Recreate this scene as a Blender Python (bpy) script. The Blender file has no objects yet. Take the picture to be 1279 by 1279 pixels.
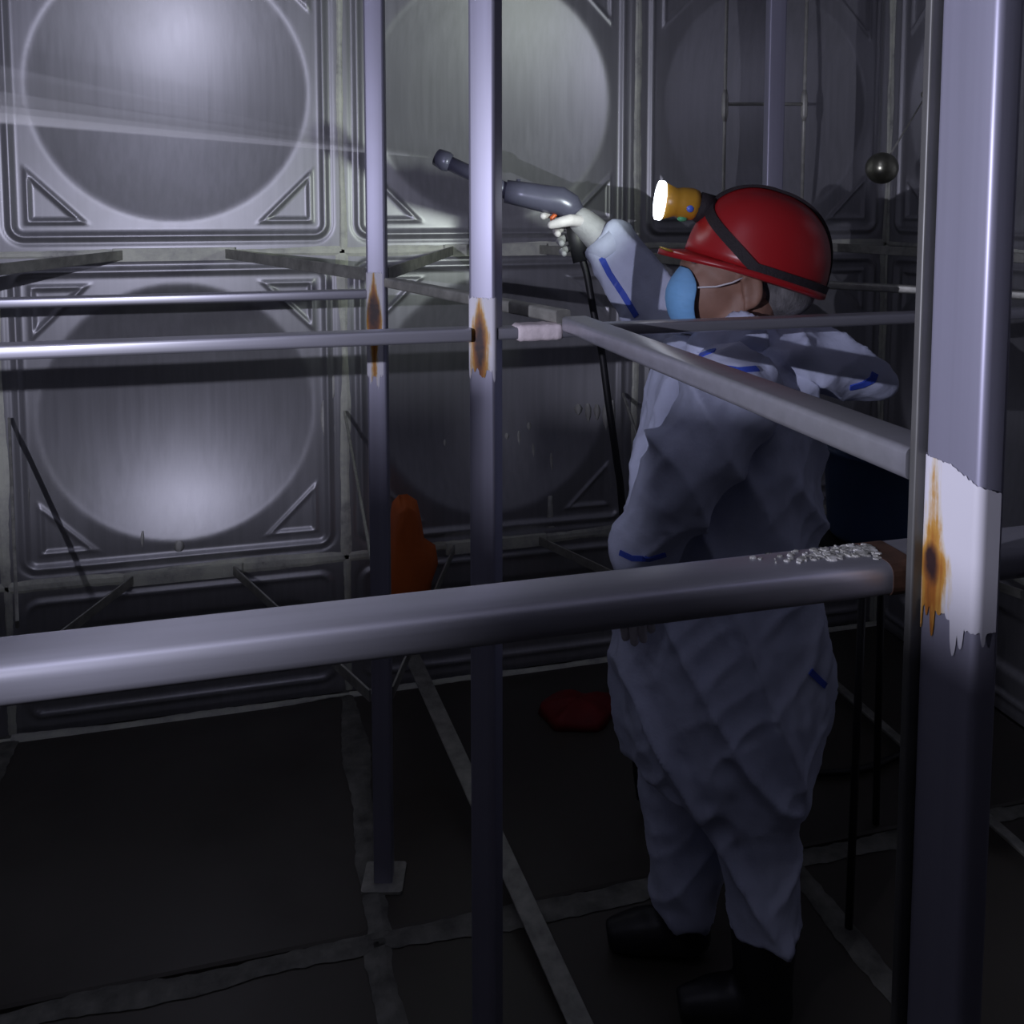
import bpy, bmesh, math, random
import numpy as np
from mathutils import Vector, Matrix, noise as mnoise

random.seed(7)
sc = bpy.context.scene
C = sc.collection
rad = math.radians

# ------------------------------------------------------------------ camera
FPX, CX, CY, EYE = 1100.0, 640.0, 335.0, 1.66
YAW, PITCH = rad(14.25), rad(4.3)
FWD = Vector((math.sin(YAW) * math.cos(PITCH), math.cos(YAW) * math.cos(PITCH), -math.sin(PITCH)))
RGT = Vector((math.cos(YAW), -math.sin(YAW), 0))
UPV = RGT.cross(FWD)
CAM = Vector((0, 0, EYE))
cd = bpy.data.cameras.new('camera')
cd.sensor_width = 36
cd.sensor_fit = 'HORIZONTAL'
cd.lens = 36 * FPX / 1279
cd.shift_y = -(639.5 - CY) / 1279
cd.clip_start = 0.02
cam = bpy.data.objects.new('camera', cd)
C.objects.link(cam)
cam.matrix_world = Matrix(((RGT.x, UPV.x, -FWD.x, 0), (RGT.y, UPV.y, -FWD.y, 0), (RGT.z, UPV.z, -FWD.z, EYE), (0, 0, 0, 1)))
sc.camera = cam

# ------------------------------------------------------------------ world, lamps, exposure
w = bpy.data.worlds.new('world')
sc.world = w
w.use_nodes = True
w.node_tree.nodes['Background'].inputs[0].default_value = (0.35, 0.38, 0.5, 1)
w.node_tree.nodes['Background'].inputs[1].default_value = 0.02
sc.view_settings.view_transform = 'Standard'
sc.view_settings.look = 'None'
sc.view_settings.exposure = 0.0
sc.view_settings.gamma = 1.0
sc.view_settings.use_curve_mapping = False


def aim(o, p):
    o.rotation_euler = (Vector(p) - o.location).to_track_quat('-Z', 'Y').to_euler()


# flood lamp on a stand to the left of the photographer (its housing and an added light-blocking tray are built further down)
LAMP = Vector((-0.68, 0.30, 1.68))
ld = bpy.data.lights.new('flood_light', 'SPOT')
ld.energy = 58
ld.color = (0.80, 0.80, 1.0)
ld.spot_size = rad(178)
ld.spot_blend = 0.7
ld.shadow_soft_size = 0.005
lamp = bpy.data.objects.new('flood_light', ld)
lamp.location = LAMP
C.objects.link(lamp)
aim(lamp, LAMP + Vector((0.65, 0.9, 0.42)))
# daylight falling through the open roof hatch
ad = bpy.data.lights.new('hatch_daylight', 'AREA')
ad.energy = 0.5
ad.color = (0.72, 0.74, 1.0)
ad.shape = 'SQUARE'
ad.size = 0.6
hatch = bpy.data.objects.new('hatch_daylight', ad)
hatch.location = (-0.9, 0.6, 2.545)
C.objects.link(hatch)

# ------------------------------------------------------------------ helpers
def ray(px, py):
    return FWD + RGT * ((px - CX) / FPX) + UPV * ((CY - py) / FPX)


def P(px, py, z):
    return CAM + ray(px, py) * z


def PY(px, py, wy):
    d = ray(px, py)
    return CAM + d * (wy / d.y)


def PX(px, py, wx):
    d = ray(px, py)
    return CAM + d * (wx / d.x)


def PH(px, py, h):
    d = ray(px, py)
    return CAM + d * ((h - EYE) / d.z)


def mesh_obj(name, verts, faces, mat, parent=None, smooth=False, loc=None):
    me = bpy.data.meshes.new(name)
    me.from_pydata([tuple(v) for v in verts], [], faces)
    bm = bmesh.new()
    bm.from_mesh(me)
    bmesh.ops.recalc_face_normals(bm, faces=bm.faces)
    bm.to_mesh(me)
    bm.free()
    if smooth:
        me.polygons.foreach_set('use_smooth', [True] * len(me.polygons))
    return link(name, me, mat, parent, loc)


def link(name, me, mat, parent=None, loc=None):
    o = bpy.data.objects.new(name, me)
    C.objects.link(o)
    if mat and not me.materials:
        me.materials.append(mat)
    if parent:
        o.parent = parent
    if loc is not None:
        o.location = loc
    return o


def empty(name, loc=(0, 0, 0), rz=0):
    o = bpy.data.objects.new(name, None)
    o.empty_display_size = 0.05
    C.objects.link(o)
    o.location = loc
    o.rotation_euler = (0, 0, rz)
    return o


def tag(o, label=None, cat=None, group=None, kind=None):
    if label:
        o['label'] = label
    if cat:
        o['category'] = cat
    if group:
        o['group'] = group
    if kind:
        o['kind'] = kind
    return o


class MB:
    def __init__(s):
        s.v, s.f = [], []

    def add(s, v, f):
        n = len(s.v)
        s.v += [Vector(p) for p in v]
        s.f += [tuple(i + n for i in q) for q in f]
        return s

    def box(s, a, b, bev=0.0):
        x0, y0, z0 = a
        x1, y1, z1 = b
        v = [(x0, y0, z0), (x1, y0, z0), (x1, y1, z0), (x0, y1, z0), (x0, y0, z1), (x1, y0, z1), (x1, y1, z1), (x0, y1, z1)]
        return s.add(v, [(0, 3, 2, 1), (4, 5, 6, 7), (0, 1, 5, 4), (1, 2, 6, 5), (2, 3, 7, 6), (3, 0, 4, 7)])

    def loft(s, rings, caps=True):
        n = len(rings[0])
        v = [p for r in rings for p in r]
        f = []
        for i in range(len(rings) - 1):
            for j in range(n):
                k = (j + 1) % n
                f.append((i * n + j, i * n + k, (i + 1) * n + k, (i + 1) * n + j))
        if caps:
            f.append(tuple(range(n - 1, -1, -1)))
            f.append(tuple((len(rings) - 1) * n + j for j in range(n)))
        return s.add(v, f)

    def tube(s, pts, rs, seg=12, caps=True, ref=None, flat=1.0):
        pts = [Vector(p) for p in pts]
        if not hasattr(rs, '__len__'):
            rs = [rs] * len(pts)
        rings = []
        nrm = None
        for i, p in enumerate(pts):
            t = (pts[min(i + 1, len(pts) - 1)] - pts[max(i - 1, 0)]).normalized()
            if nrm is None:
                a = Vector(ref) if ref else (Vector((0, 0, 1)) if abs(t.z) < 0.9 else Vector((1, 0, 0)))
                nrm = (a - t * a.dot(t)).normalized()
            else:
                nrm = (nrm - t * nrm.dot(t)).normalized()
            b = t.cross(nrm)
            rings.append([p + nrm * (rs[i] * flat * math.cos(q * 2 * math.pi / seg)) + b * (rs[i] * math.sin(q * 2 * math.pi / seg)) for q in range(seg)])
        return s.loft(rings, caps)

    def ball(s, c, r, seg=16, rows=10, axes=None):
        c = Vector(c)
        ax = axes or (Vector((1, 0, 0)), Vector((0, 1, 0)), Vector((0, 0, 1)))
        rr = r if hasattr(r, '__len__') else (r, r, r)
        rings = []
        for i in range(rows + 1):
            t = math.pi * (0.02 + 0.96 * i / rows)
            rings.append([c + ax[0] * (rr[0] * math.sin(t) * math.cos(q * 2 * math.pi / seg)) + ax[1] * (rr[1] * math.sin(t) * math.sin(q * 2 * math.pi / seg)) + ax[2] * (rr[2] * math.cos(t)) for q in range(seg)])
        return s.loft(rings)

    def rbar(s, a, b, wd, ht, r=0.004, up=(0, 0, 1)):
        """rounded rectangular tube from a to b; ht along up, wd across"""
        a, b = Vector(a), Vector(b)
        t = (b - a).normalized()
        u = Vector(up)
        u = (u - t * u.dot(t)).normalized()
        x = t.cross(u)
        prof = rrect(wd, ht, r)
        return s.loft([[p + x * q[0] + u * q[1] for q in prof] for p in (a, b)])

    def build(s, name, mat, parent=None, smooth=False, loc=None):
        return mesh_obj(name, s.v, s.f, mat, parent, smooth, loc)


def rrect(wd, ht, r, n=4):
    out = []
    for (sx, sy, a0) in ((1, 1, 0), (-1, 1, 90), (-1, -1, 180), (1, -1, 270)):
        for k in range(n + 1):
            a = rad(a0 + 90 * k / n)
            out.append((sx * (wd / 2 - r) + r * math.cos(a), sy * (ht / 2 - r) + r * math.sin(a)))
    return out


def smooth_by_angle(o, deg=40):
    me = o.data
    me.polygons.foreach_set('use_smooth', [True] * len(me.polygons))
    try:
        me.set_sharp_from_angle(angle=rad(deg))
    except Exception:
        pass
    return o


def fused(name, mb, mat, parent, voxel=0.008, it=6, disp=None):
    """merge overlapping lofts into one continuous skin"""
    me = bpy.data.meshes.new(name + '_raw')
    me.from_pydata([tuple(v) for v in mb.v], [], mb.f)
    bm = bmesh.new()
    bm.from_mesh(me)
    bmesh.ops.recalc_face_normals(bm, faces=bm.faces)
    bm.to_mesh(me)
    bm.free()
    o = bpy.data.objects.new(name + '_raw', me)
    C.objects.link(o)
    m = o.modifiers.new('r', 'REMESH')
    m.mode = 'VOXEL'
    m.voxel_size = voxel
    m2 = o.modifiers.new('s', 'SMOOTH')
    m2.factor = 0.5
    m2.iterations = it
    bpy.context.view_layer.update()
    dg = bpy.context.evaluated_depsgraph_get()
    res = bpy.data.meshes.new_from_object(o.evaluated_get(dg))
    bpy.data.objects.remove(o)
    bpy.data.meshes.remove(me)
    res.name = name
    if disp:
        nr = [v.normal.copy() for v in res.vertices]
        for v, n in zip(res.vertices, nr):
            v.co = v.co + n * disp(v.co, n)
    res.polygons.foreach_set('use_smooth', [True] * len(res.polygons))
    res.materials.clear()
    return link(name, res, mat, parent)


# ------------------------------------------------------------------ materials
def nodes_of(name):
    m = bpy.data.materials.new(name)
    m.use_nodes = True
    nt = m.node_tree
    return m, nt, nt.nodes['Principled BSDF']


def N(nt, t, **kw):
    n = nt.nodes.new(t)
    for k, v in kw.items():
        setattr(n, k, v)
    return n


def L(nt, a, b):
    nt.links.new(a, b)


def ramp(nt, stops, fac):
    r = N(nt, 'ShaderNodeValToRGB')
    e = r.color_ramp.elements
    while len(e) < len(stops):
        e.new(0.5)
    for q, (p, c) in zip(e, stops):
        q.position = p
        q.color = (c[0], c[1], c[2], 1) if hasattr(c, '__len__') else (c, c, c, 1)
    L(nt, fac, r.inputs[0])
    return r.outputs[0]


def noise_tex(nt, scale, detail=4, stretch=(1, 1, 1), rough=0.55, rnd=True, coord='Object'):
    tc = N(nt, 'ShaderNodeTexCoord')
    mp = N(nt, 'ShaderNodeMapping')
    mp.inputs['Scale'].default_value = stretch
    L(nt, tc.outputs[coord], mp.inputs[0])
    if rnd:
        oi = N(nt, 'ShaderNodeObjectInfo')
        mu = N(nt, 'ShaderNodeMath', operation='MULTIPLY')
        mu.inputs[1].default_value = 37.0
        L(nt, oi.outputs['Random'], mu.inputs[0])
        L(nt, mu.outputs[0], mp.inputs['Location'])
    n = N(nt, 'ShaderNodeTexNoise')
    n.inputs['Scale'].default_value = scale
    n.inputs['Detail'].default_value = detail
    n.inputs['Roughness'].default_value = rough
    L(nt, mp.outputs[0], n.inputs['Vector'])
    return n.outputs['Fac']


def plain(name, col, rough=0.6, metal=0.0, var=0.15, scale=12, bump=0.0, bscale=60, stretch=(1, 1, 1), spec=0.5):
    m, nt, b = nodes_of(name)
    f = noise_tex(nt, scale, 5, stretch)
    lo = [c * (1 - var) for c in col]
    hi = [min(1, c * (1 + var)) for c in col]
    L(nt, ramp(nt, [(0.3, lo), (0.7, hi)], f), b.inputs['Base Color'])
    b.inputs['Roughness'].default_value = rough
    b.inputs['Metallic'].default_value = metal
    b.inputs['Specular IOR Level'].default_value = spec
    if bump:
        g = noise_tex(nt, bscale, 4, stretch)
        bp = N(nt, 'ShaderNodeBump')
        bp.inputs['Strength'].default_value = bump
        bp.inputs['Distance'].default_value = 0.004
        L(nt, g, bp.inputs['Height'])
        L(nt, bp.outputs[0], b.inputs['Normal'])
    return m


def steel(name, col=(0.56, 0.56, 0.60), r0=0.26, r1=0.42, metal=0.9, stretch=(55, 55, 1.2), grime=0.3, grime_col=(0.30, 0.31, 0.27)):
    m, nt, b = nodes_of(name)
    brush = noise_tex(nt, 1.0, 4, stretch)
    blot = noise_tex(nt, 2.3, 6, (1, 1, 1))
    c = ramp(nt, [(0.3, [x * 0.86 for x in col]), (0.7, col)], brush)
    g = ramp(nt, [(0.50, 0.0), (0.75, grime)], blot)
    mx = N(nt, 'ShaderNodeMix', data_type='RGBA')
    L(nt, g, mx.inputs[0])
    L(nt, c, mx.inputs[6])
    mx.inputs[7].default_value = (*grime_col, 1)
    L(nt, mx.outputs[2], b.inputs['Base Color'])
    mr = N(nt, 'ShaderNodeMapRange')
    mr.inputs[3].default_value = r0
    mr.inputs[4].default_value = r1
    ad_ = N(nt, 'ShaderNodeMath', operation='MULTIPLY_ADD')
    ad_.inputs[1].default_value = 0.5
    L(nt, brush, ad_.inputs[0])
    hb = N(nt, 'ShaderNodeMath', operation='MULTIPLY')
    hb.inputs[1].default_value = 0.5
    L(nt, blot, hb.inputs[0])
    L(nt, hb.outputs[0], ad_.inputs[2])
    L(nt, ad_.outputs[0], mr.inputs[0])
    L(nt, mr.outputs[0], b.inputs['Roughness'])
    b.inputs['Metallic'].default_value = metal
    bp = N(nt, 'ShaderNodeBump')
    bp.inputs['Strength'].default_value = 0.05
    bp.inputs['Distance'].default_value = 0.002
    L(nt, brush, bp.inputs['Height'])
    L(nt, bp.outputs[0], b.inputs['Normal'])
    return m


M = {}
M['panel'] = steel('pressed_stainless', (0.50, 0.50, 0.53), 0.34, 0.50, 0.62)
M['post'] = steel('post_stainless', (0.36, 0.355, 0.45), 0.38, 0.54, 0.50, (60, 60, 0.8), 0.15)
M['beam'] = steel('beam_stainless', (0.48, 0.48, 0.54), 0.28, 0.42, 0.70, (2, 60, 60), 0.35, (0.36, 0.37, 0.30))
M['tie'] = plain('dull_tie_steel', (0.40, 0.40, 0.36), 0.5, 0.55, 0.3, 25, 0.2, 80)
M['seam'] = None
M['floor'] = steel('wet_silty_floor', (0.085, 0.078, 0.066), 0.25, 0.5, 0.15, (3, 3, 3), 0.8, (0.05, 0.042, 0.034))
M['roof'] = plain('roof_steel', (0.42, 0.42, 0.45), 0.5, 0.5, 0.2, 6)


def residue_mat():
    m, nt, b = nodes_of('weld_residue')
    f = noise_tex(nt, 9, 6, (1, 1, 1), 0.65)
    L(nt, ramp(nt, [(0.30, (0.34, 0.34, 0.33)), (0.42, (0.62, 0.63, 0.57)), (0.58, (0.80, 0.82, 0.70))], f), b.inputs['Base Color'])
    b.inputs['Roughness'].default_value = 0.6
    b.inputs['Metallic'].default_value = 0.15
    g = noise_tex(nt, 70, 4)
    bp = N(nt, 'ShaderNodeBump')
    bp.inputs['Strength'].default_value = 0.5
    bp.inputs['Distance'].default_value = 0.003
    L(nt, g, bp.inputs['Height'])
    L(nt, bp.outputs[0], b.inputs['Normal'])
    return m


M['seam'] = residue_mat()
M['floor_seam'] = plain('floor_residue', (0.17, 0.17, 0.15), 0.55, 0.1, 0.5, 18, 0.6, 60)
M['drip'] = plain('dried_drips', (0.66, 0.66, 0.62), 0.8, 0.0, 0.2, 30)


def paste_mat(name, u0, widths, v0, du, dv):
    """white weld paste with a rust stain: widths = (v, half width) up the patch; dark pit at u0, v0"""
    m, nt, b = nodes_of(name)
    uv = N(nt, 'ShaderNodeUVMap')
    sx = N(nt, 'ShaderNodeSeparateXYZ')
    L(nt, uv.outputs[0], sx.inputs[0])

    def mth(op, a, b_=None, c=None):
        n = N(nt, 'ShaderNodeMath', operation=op)
        for q, x in enumerate((a, b_, c)):
            if x is None:
                continue
            if isinstance(x, (int, float)):
                n.inputs[q].default_value = x
            else:
                L(nt, x, n.inputs[q])
        return n.outputs[0]

    r = N(nt, 'ShaderNodeValToRGB')
    r.color_ramp.interpolation = 'B_SPLINE'
    e = r.color_ramp.elements
    while len(e) < len(widths):
        e.new(0.5)
    for q, (p, c) in zip(e, widths):
        q.position = p
        q.color = (c, c, c, 1)
    L(nt, sx.outputs[1], r.inputs[0])
    streak = noise_tex(nt, 300, 4, (1, 1, 0.10), rnd=False)
    blot = noise_tex(nt, 120, 4, (1, 1, 0.6), rnd=False)
    u = sx.outputs[0]
    d = mth('ABSOLUTE', mth('SUBTRACT', u, u0))
    s_ = mth('SUBTRACT', r.outputs[0], d)
    s_ = mth('MULTIPLY_ADD', mth('SUBTRACT', streak, 0.5), 0.22, s_)
    s_ = mth('MULTIPLY_ADD', mth('SUBTRACT', blot, 0.5), 0.14, s_)
    k = N(nt, 'ShaderNodeMapRange')
    k.inputs[1].default_value = -0.07
    k.inputs[2].default_value = 0.26
    L(nt, s_, k.inputs[0])
    col = ramp(nt, [(0.0, (0.62, 0.61, 0.66)), (0.16, (0.60, 0.54, 0.45)), (0.36, (0.48, 0.25, 0.045)), (0.65, (0.32, 0.11, 0.015)), (1.0, (0.17, 0.05, 0.012))], k.outputs[0])
    ex = mth('POWER', mth('MULTIPLY', mth('SUBTRACT', u, u0), 1 / du), 2.0)
    ey = mth('POWER', mth('MULTIPLY', mth('SUBTRACT', sx.outputs[1], v0), 1 / dv), 2.0)
    rr = mth('MULTIPLY_ADD', mth('SUBTRACT', blot, 0.5), 1.6, mth('ADD', ex, ey))
    dk = N(nt, 'ShaderNodeMapRange')
    dk.inputs[1].default_value = 1.15
    dk.inputs[2].default_value = 0.15
    L(nt, rr, dk.inputs[0])
    mx = N(nt, 'ShaderNodeMix', data_type='RGBA')
    L(nt, dk.outputs[0], mx.inputs[0])
    L(nt, col, mx.inputs[6])
    mx.inputs[7].default_value = (0.028, 0.010, 0.010, 1)
    L(nt, mx.outputs[2], b.inputs['Base Color'])
    b.inputs['Roughness'].default_value = 0.55
    return m


M['suit'] = plain('nonwoven_coverall', (0.55, 0.59, 0.77), 0.75, 0, 0.06, 20, 0.25, 90)
M['suit_tape'] = plain('blue_seam_tape', (0.05, 0.10, 0.55), 0.45, 0, 0.1)
M['skin'] = plain('skin', (0.30, 0.165, 0.12), 0.55, 0, 0.12, 25, 0.1, 120)
M['hair'] = plain('grey_hair', (0.16, 0.155, 0.16), 0.7, 0, 0.5, 60, 0.6, 200, (1, 1, 0.3))
M['helmet'] = plain('red_helmet_shell', (0.36, 0.014, 0.018), 0.33, 0, 0.06, 4)
M['black'] = plain('black_rubber', (0.012, 0.012, 0.015), 0.5, 0, 0.2)
M['strap'] = plain('black_elastic', (0.02, 0.014, 0.018), 0.75, 0, 0.2, 40, 0.4, 200)
M['mask'] = plain('blue_mask', (0.22, 0.50, 0.86), 0.7, 0, 0.05, 30, 0.2, 60, (1, 1, 4))
M['white'] = plain('white_elastic', (0.75, 0.72, 0.76), 0.7, 0, 0.05)
M['glove'] = plain('grey_glove_cuff', (0.36, 0.36, 0.38), 0.6, 0, 0.12, 30, 0.3, 120)
M['glove_tip'] = plain('white_glove', (0.58, 0.55, 0.57), 0.6, 0, 0.1, 30, 0.2, 120)
M['gun'] = plain('gunmetal_plastic', (0.10, 0.10, 0.15), 0.32, 0.2, 0.15)
M['trigger'] = plain('orange_trigger', (0.55, 0.10, 0.02), 0.4)
M['amber'] = plain('amber_lamp_body', (0.52, 0.27, 0.03), 0.35, 0, 0.15)
M['chrome'] = plain('bright_steel', (0.65, 0.65, 0.62), 0.18, 1.0, 0.05)
M['brass'] = plain('dull_float_steel', (0.36, 0.36, 0.28), 0.28, 0.9, 0.25, 20)
M['orange'] = plain('orange_cloth', (0.62, 0.13, 0.02), 0.7, 0, 0.1, 10, 0.3, 40)
M['blue'] = plain('blue_bucket', (0.06, 0.11, 0.22), 0.35, 0, 0.1)
M['red'] = plain('red_rag', (0.20, 0.01, 0.012), 0.7, 0, 0.2)
M['bluedot'] = plain('blue_switch', (0.10, 0.18, 0.75), 0.3)
M['green'] = plain('green_glow', (0.08, 0.40, 0.20), 0.4)
em, nt, b = nodes_of('lit_lens')
b.inputs['Base Color'].default_value = (0.9, 0.92, 1, 1)
b.inputs['Emission Color'].default_value = (0.85, 0.9, 1.0, 1)
b.inputs['Emission Strength'].default_value = 6.0
M['lens'] = em

# ------------------------------------------------------------------ the tank: geometry constants
S = 1.03                                   # panel pitch
BACK = 2.93
XS = [-0.859 - S, -0.859, 0.171, 1.201, 2.231]
LEFT, RIGHT, FRONT = XS[0], XS[-1], BACK - 4 * S
ROOF = 1.50 + S
ROWS = [(0.0, 0.47), (0.47, 1.50), (1.50, 1.50 + S)]


def panel_mesh(name, W, H, nu, nv, dome=True):
    hw, hh = W / 2, H / 2
    us = np.linspace(-hw, hw, nu + 1)
    vs = np.linspace(-hh, hh, nv + 1)
    U, V = np.meshgrid(us, vs)

    def sst(a, b_, x):
        t = np.clip((x - a) / (b_ - a), 0, 1)
        return t * t * (3 - 2 * t)

    def rbox(x, y, bx, by, r):
        qx, qy = np.abs(x) - bx + r, np.abs(y) - by + r
        return np.hypot(np.maximum(qx, 0), np.maximum(qy, 0)) + np.minimum(np.maximum(qx, qy), 0) - r

    d = rbox(U, V, hw - 0.055, hh - 0.055, 0.035)
    h = 0.008 * np.exp(-(d / 0.008) ** 2) - 0.005 * sst(0.0, -0.02, d)
    h -= 0.004 * np.exp(-((d - 0.02) / 0.007) ** 2)
    if dome:
        a = 0.412
        r = np.hypot(U, V)
        h += np.where(r < a, -0.086 * (1 - (r / a) ** 2), 0) - 0.001 * np.exp(-((r - a) / 0.006) ** 2)
        # pressed triangles in the four corners
        x, y = np.abs(U), np.abs(V)
        ox, leg = hw - 0.095, 0.165
        t = np.maximum(np.maximum(x - ox, y - (hh - 0.095)), ((ox - x) + (hh - 0.095 - y) - leg) * 0.7071)
        h += 0.008 * np.exp(-((t + 0.006) / 0.0065) ** 2) - 0.003 * sst(0, -0.02, t)
    else:
        d2 = rbox(U, V, hw - 0.14, hh - 0.14, 0.03)
        h += -0.02 * sst(0.012, -0.02, d2)
    co = np.stack([U, -h, V], -1).reshape(-1, 3)
    me = bpy.data.meshes.new(name)
    idx = np.arange((nu + 1) * (nv + 1)).reshape(nv + 1, nu + 1)
    q = np.stack([idx[:-1, :-1], idx[:-1, 1:], idx[1:, 1:], idx[1:, :-1]], -1).reshape(-1, 4)
    me.vertices.add(len(co))
    me.vertices.foreach_set('co', co.astype(np.float32).ravel())
    me.loops.add(q.size)
    me.loops.foreach_set('vertex_index', q.astype(np.int32).ravel())
    me.polygons.add(len(q))
    me.polygons.foreach_set('loop_start', np.arange(0, q.size, 4, dtype=np.int32))
    me.polygons.foreach_set('use_smooth', np.ones(len(q), dtype=bool))
    me.update(calc_edges=True)
    me.validate()
    return me


PM = panel_mesh('panel', S, S, 190, 190)
PM.materials.append(M['panel'])
PL = panel_mesh('low_panel', S, 0.47, 130, 60, False)
PL.materials.append(M['panel'])


def seam_strip(length, width, seed, n=60):
    """irregular strip of weld residue lying along local X, facing -Y"""
    rnd = random.Random(seed)
    up, lo = [], []
    for i in range(n + 1):
        x = -length / 2 + length * i / n
        k = mnoise.noise(Vector((x * 3.0, seed * 1.7, 0)))
        k2 = mnoise.noise(Vector((x * 3.0, seed * 1.7, 5.0)))
        up.append(width * (0.5 + 0.5 * k + 0.12 * rnd.random()))
        lo.append(-width * (0.5 + 0.5 * k2 + 0.12 * rnd.random()))
    mb = MB()
    rings = []
    for i in range(n + 1):
        x = -length / 2 + length * i / n
        rings.append([Vector((x, -0.0012, lo[i])), Vector((x, -0.0045, lo[i] * 0.4)), Vector((x, -0.0045, up[i] * 0.4)), Vector((x, -0.0012, up[i])), Vector((x, 0.003, 0))])
    mb.loft(rings)
    return mb


def build_wall(name, p0, rz, ncol, label, detail=True):
    root = MB()
    length = ncol * S
    root.box((0, 0.10, -0.02), (length, 0.13, ROOF + 0.02))
    wobj = root.build(name, M['roof'], None, loc=p0)
    wobj.rotation_euler = (0, 0, rz)
    tag(wobj, label, None, None, 'structure')
    for c in range(ncol):
        for r, (z0, z1) in enumerate(ROWS):
            o = link('panel', PL if r == 0 else PM, None, wobj, (c * S + S / 2, 0, (z0 + z1) / 2))
    k = 0
    for c in range(ncol + 1):
        for r, (z0, z1) in enumerate(ROWS):
            o = seam_strip(z1 - z0, 0.020 + 0.012 * random.random(), hash((name, c, r)) % 97 if False else (c * 7 + r * 13 + len(name)) % 97, 40 if detail else 12).build('weld_seam', M['seam'], wobj, loc=(min(max(c * S, 0.004), length - 0.004), 0, (z0 + z1) / 2))
            o.rotation_euler = (0, rad(90), 0)
    for c in range(ncol):
        for z in (0.47, 1.50):
            o = seam_strip(S, (0.016 if z > 1 else 0.028) + 0.010 * random.random(), (c * 11 + int(z * 10) + len(name) * 3) % 97, 40 if detail else 12).build('weld_seam', M['seam'], wobj, loc=(c * S + S / 2, 0, z))
    return wobj


wb = build_wall('wall_back', (LEFT, BACK, 0), 0, 4, 'back tank wall of pressed stainless panels with round domes')
wr = build_wall('wall_right', (RIGHT, BACK, 0), rad(-90), 4, 'right tank wall of pressed stainless panels')
wl = build_wall('wall_left', (LEFT, FRONT, 0), rad(90), 4, 'left tank wall of pressed stainless panels', False)
wf = build_wall('wall_front', (RIGHT, FRONT, 0), rad(180), 4, 'front tank wall behind the photographer', False)

# floor: plates with residue along the joints
fl = MB()
fl.box((LEFT - 0.13, FRONT - 0.13, -0.08), (RIGHT + 0.13, BACK + 0.13, -0.012))
flo = fl.build('floor', M['floor'])
tag(flo, 'dark wet silty tank floor of welded plates', None, None, 'structure')
pl = MB()
pl.loft([[Vector((x, y, z)) for x, y in rrect(S - 2 * i, S - 2 * i, 0.03)] for i, z in ((0.006, -0.012), (0.006, -0.003), (0.014, 0.0))])
plate0 = pl.build('plate', M['floor'], flo)
first = True
for i in range(4):
    for j in range(4):
        o = plate0 if first else plate0.copy()
        if not first:
            C.objects.link(o)
        first = False
        o.location = (XS[i] + S / 2, BACK - S * (j + 0.5), 0)
for k, (a, b_) in enumerate([((XS[i], BACK - S * j - 0.03), (XS[i + 1], BACK - S * j - 0.03)) for i in range(4) for j in (1, 2, 3)] + [((XS[i], BACK - S * j), (XS[i], BACK - S * (j + 1))) for i in (1, 2, 3) for j in range(4)]):
    o = seam_strip(S, 0.055, k * 5 + 3, 50).build('floor_residue', M['floor_seam'], flo)
    ang = math.atan2(b_[1] - a[1], b_[0] - a[0])
    o.matrix_world = Matrix.Translation(((a[0] + b_[0]) / 2, (a[1] + b_[1]) / 2, 0.001)) @ Matrix.Rotation(ang, 4, 'Z') @ Matrix.Rotation(rad(-90), 4, 'X')
# residue fillet along the foot of the back wall
for i in range(4):
    o = seam_strip(S, 0.02, i * 9 + 2, 50).build('wall_foot_residue', M['seam'], flo)
    o.matrix_world = Matrix.Translation((XS[i] + S / 2, BACK - 0.03, 0.004)) @ Matrix.Rotation(rad(-60), 4, 'X')

# roof with an open hatch
HX0, HX1, HY0, HY1 = -1.2, -0.6, 0.3, 0.9
rf = MB()
for a, b_ in (((LEFT - 0.13, FRONT - 0.13), (HX0, BACK + 0.13)), ((HX1, FRONT - 0.13), (RIGHT + 0.13, BACK + 0.13)), ((HX0, FRONT - 0.13), (HX1, HY0)), ((HX0, HY1), (HX1, BACK + 0.13))):
    rf.box((a[0], a[1], ROOF), (b_[0], b_[1], ROOF + 0.03))
rfo = rf.build('ceiling', M['roof'])
tag(rfo, 'steel tank roof with an open square hatch', None, None, 'structure')

# ------------------------------------------------------------------ posts
PW = 0.045


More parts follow.
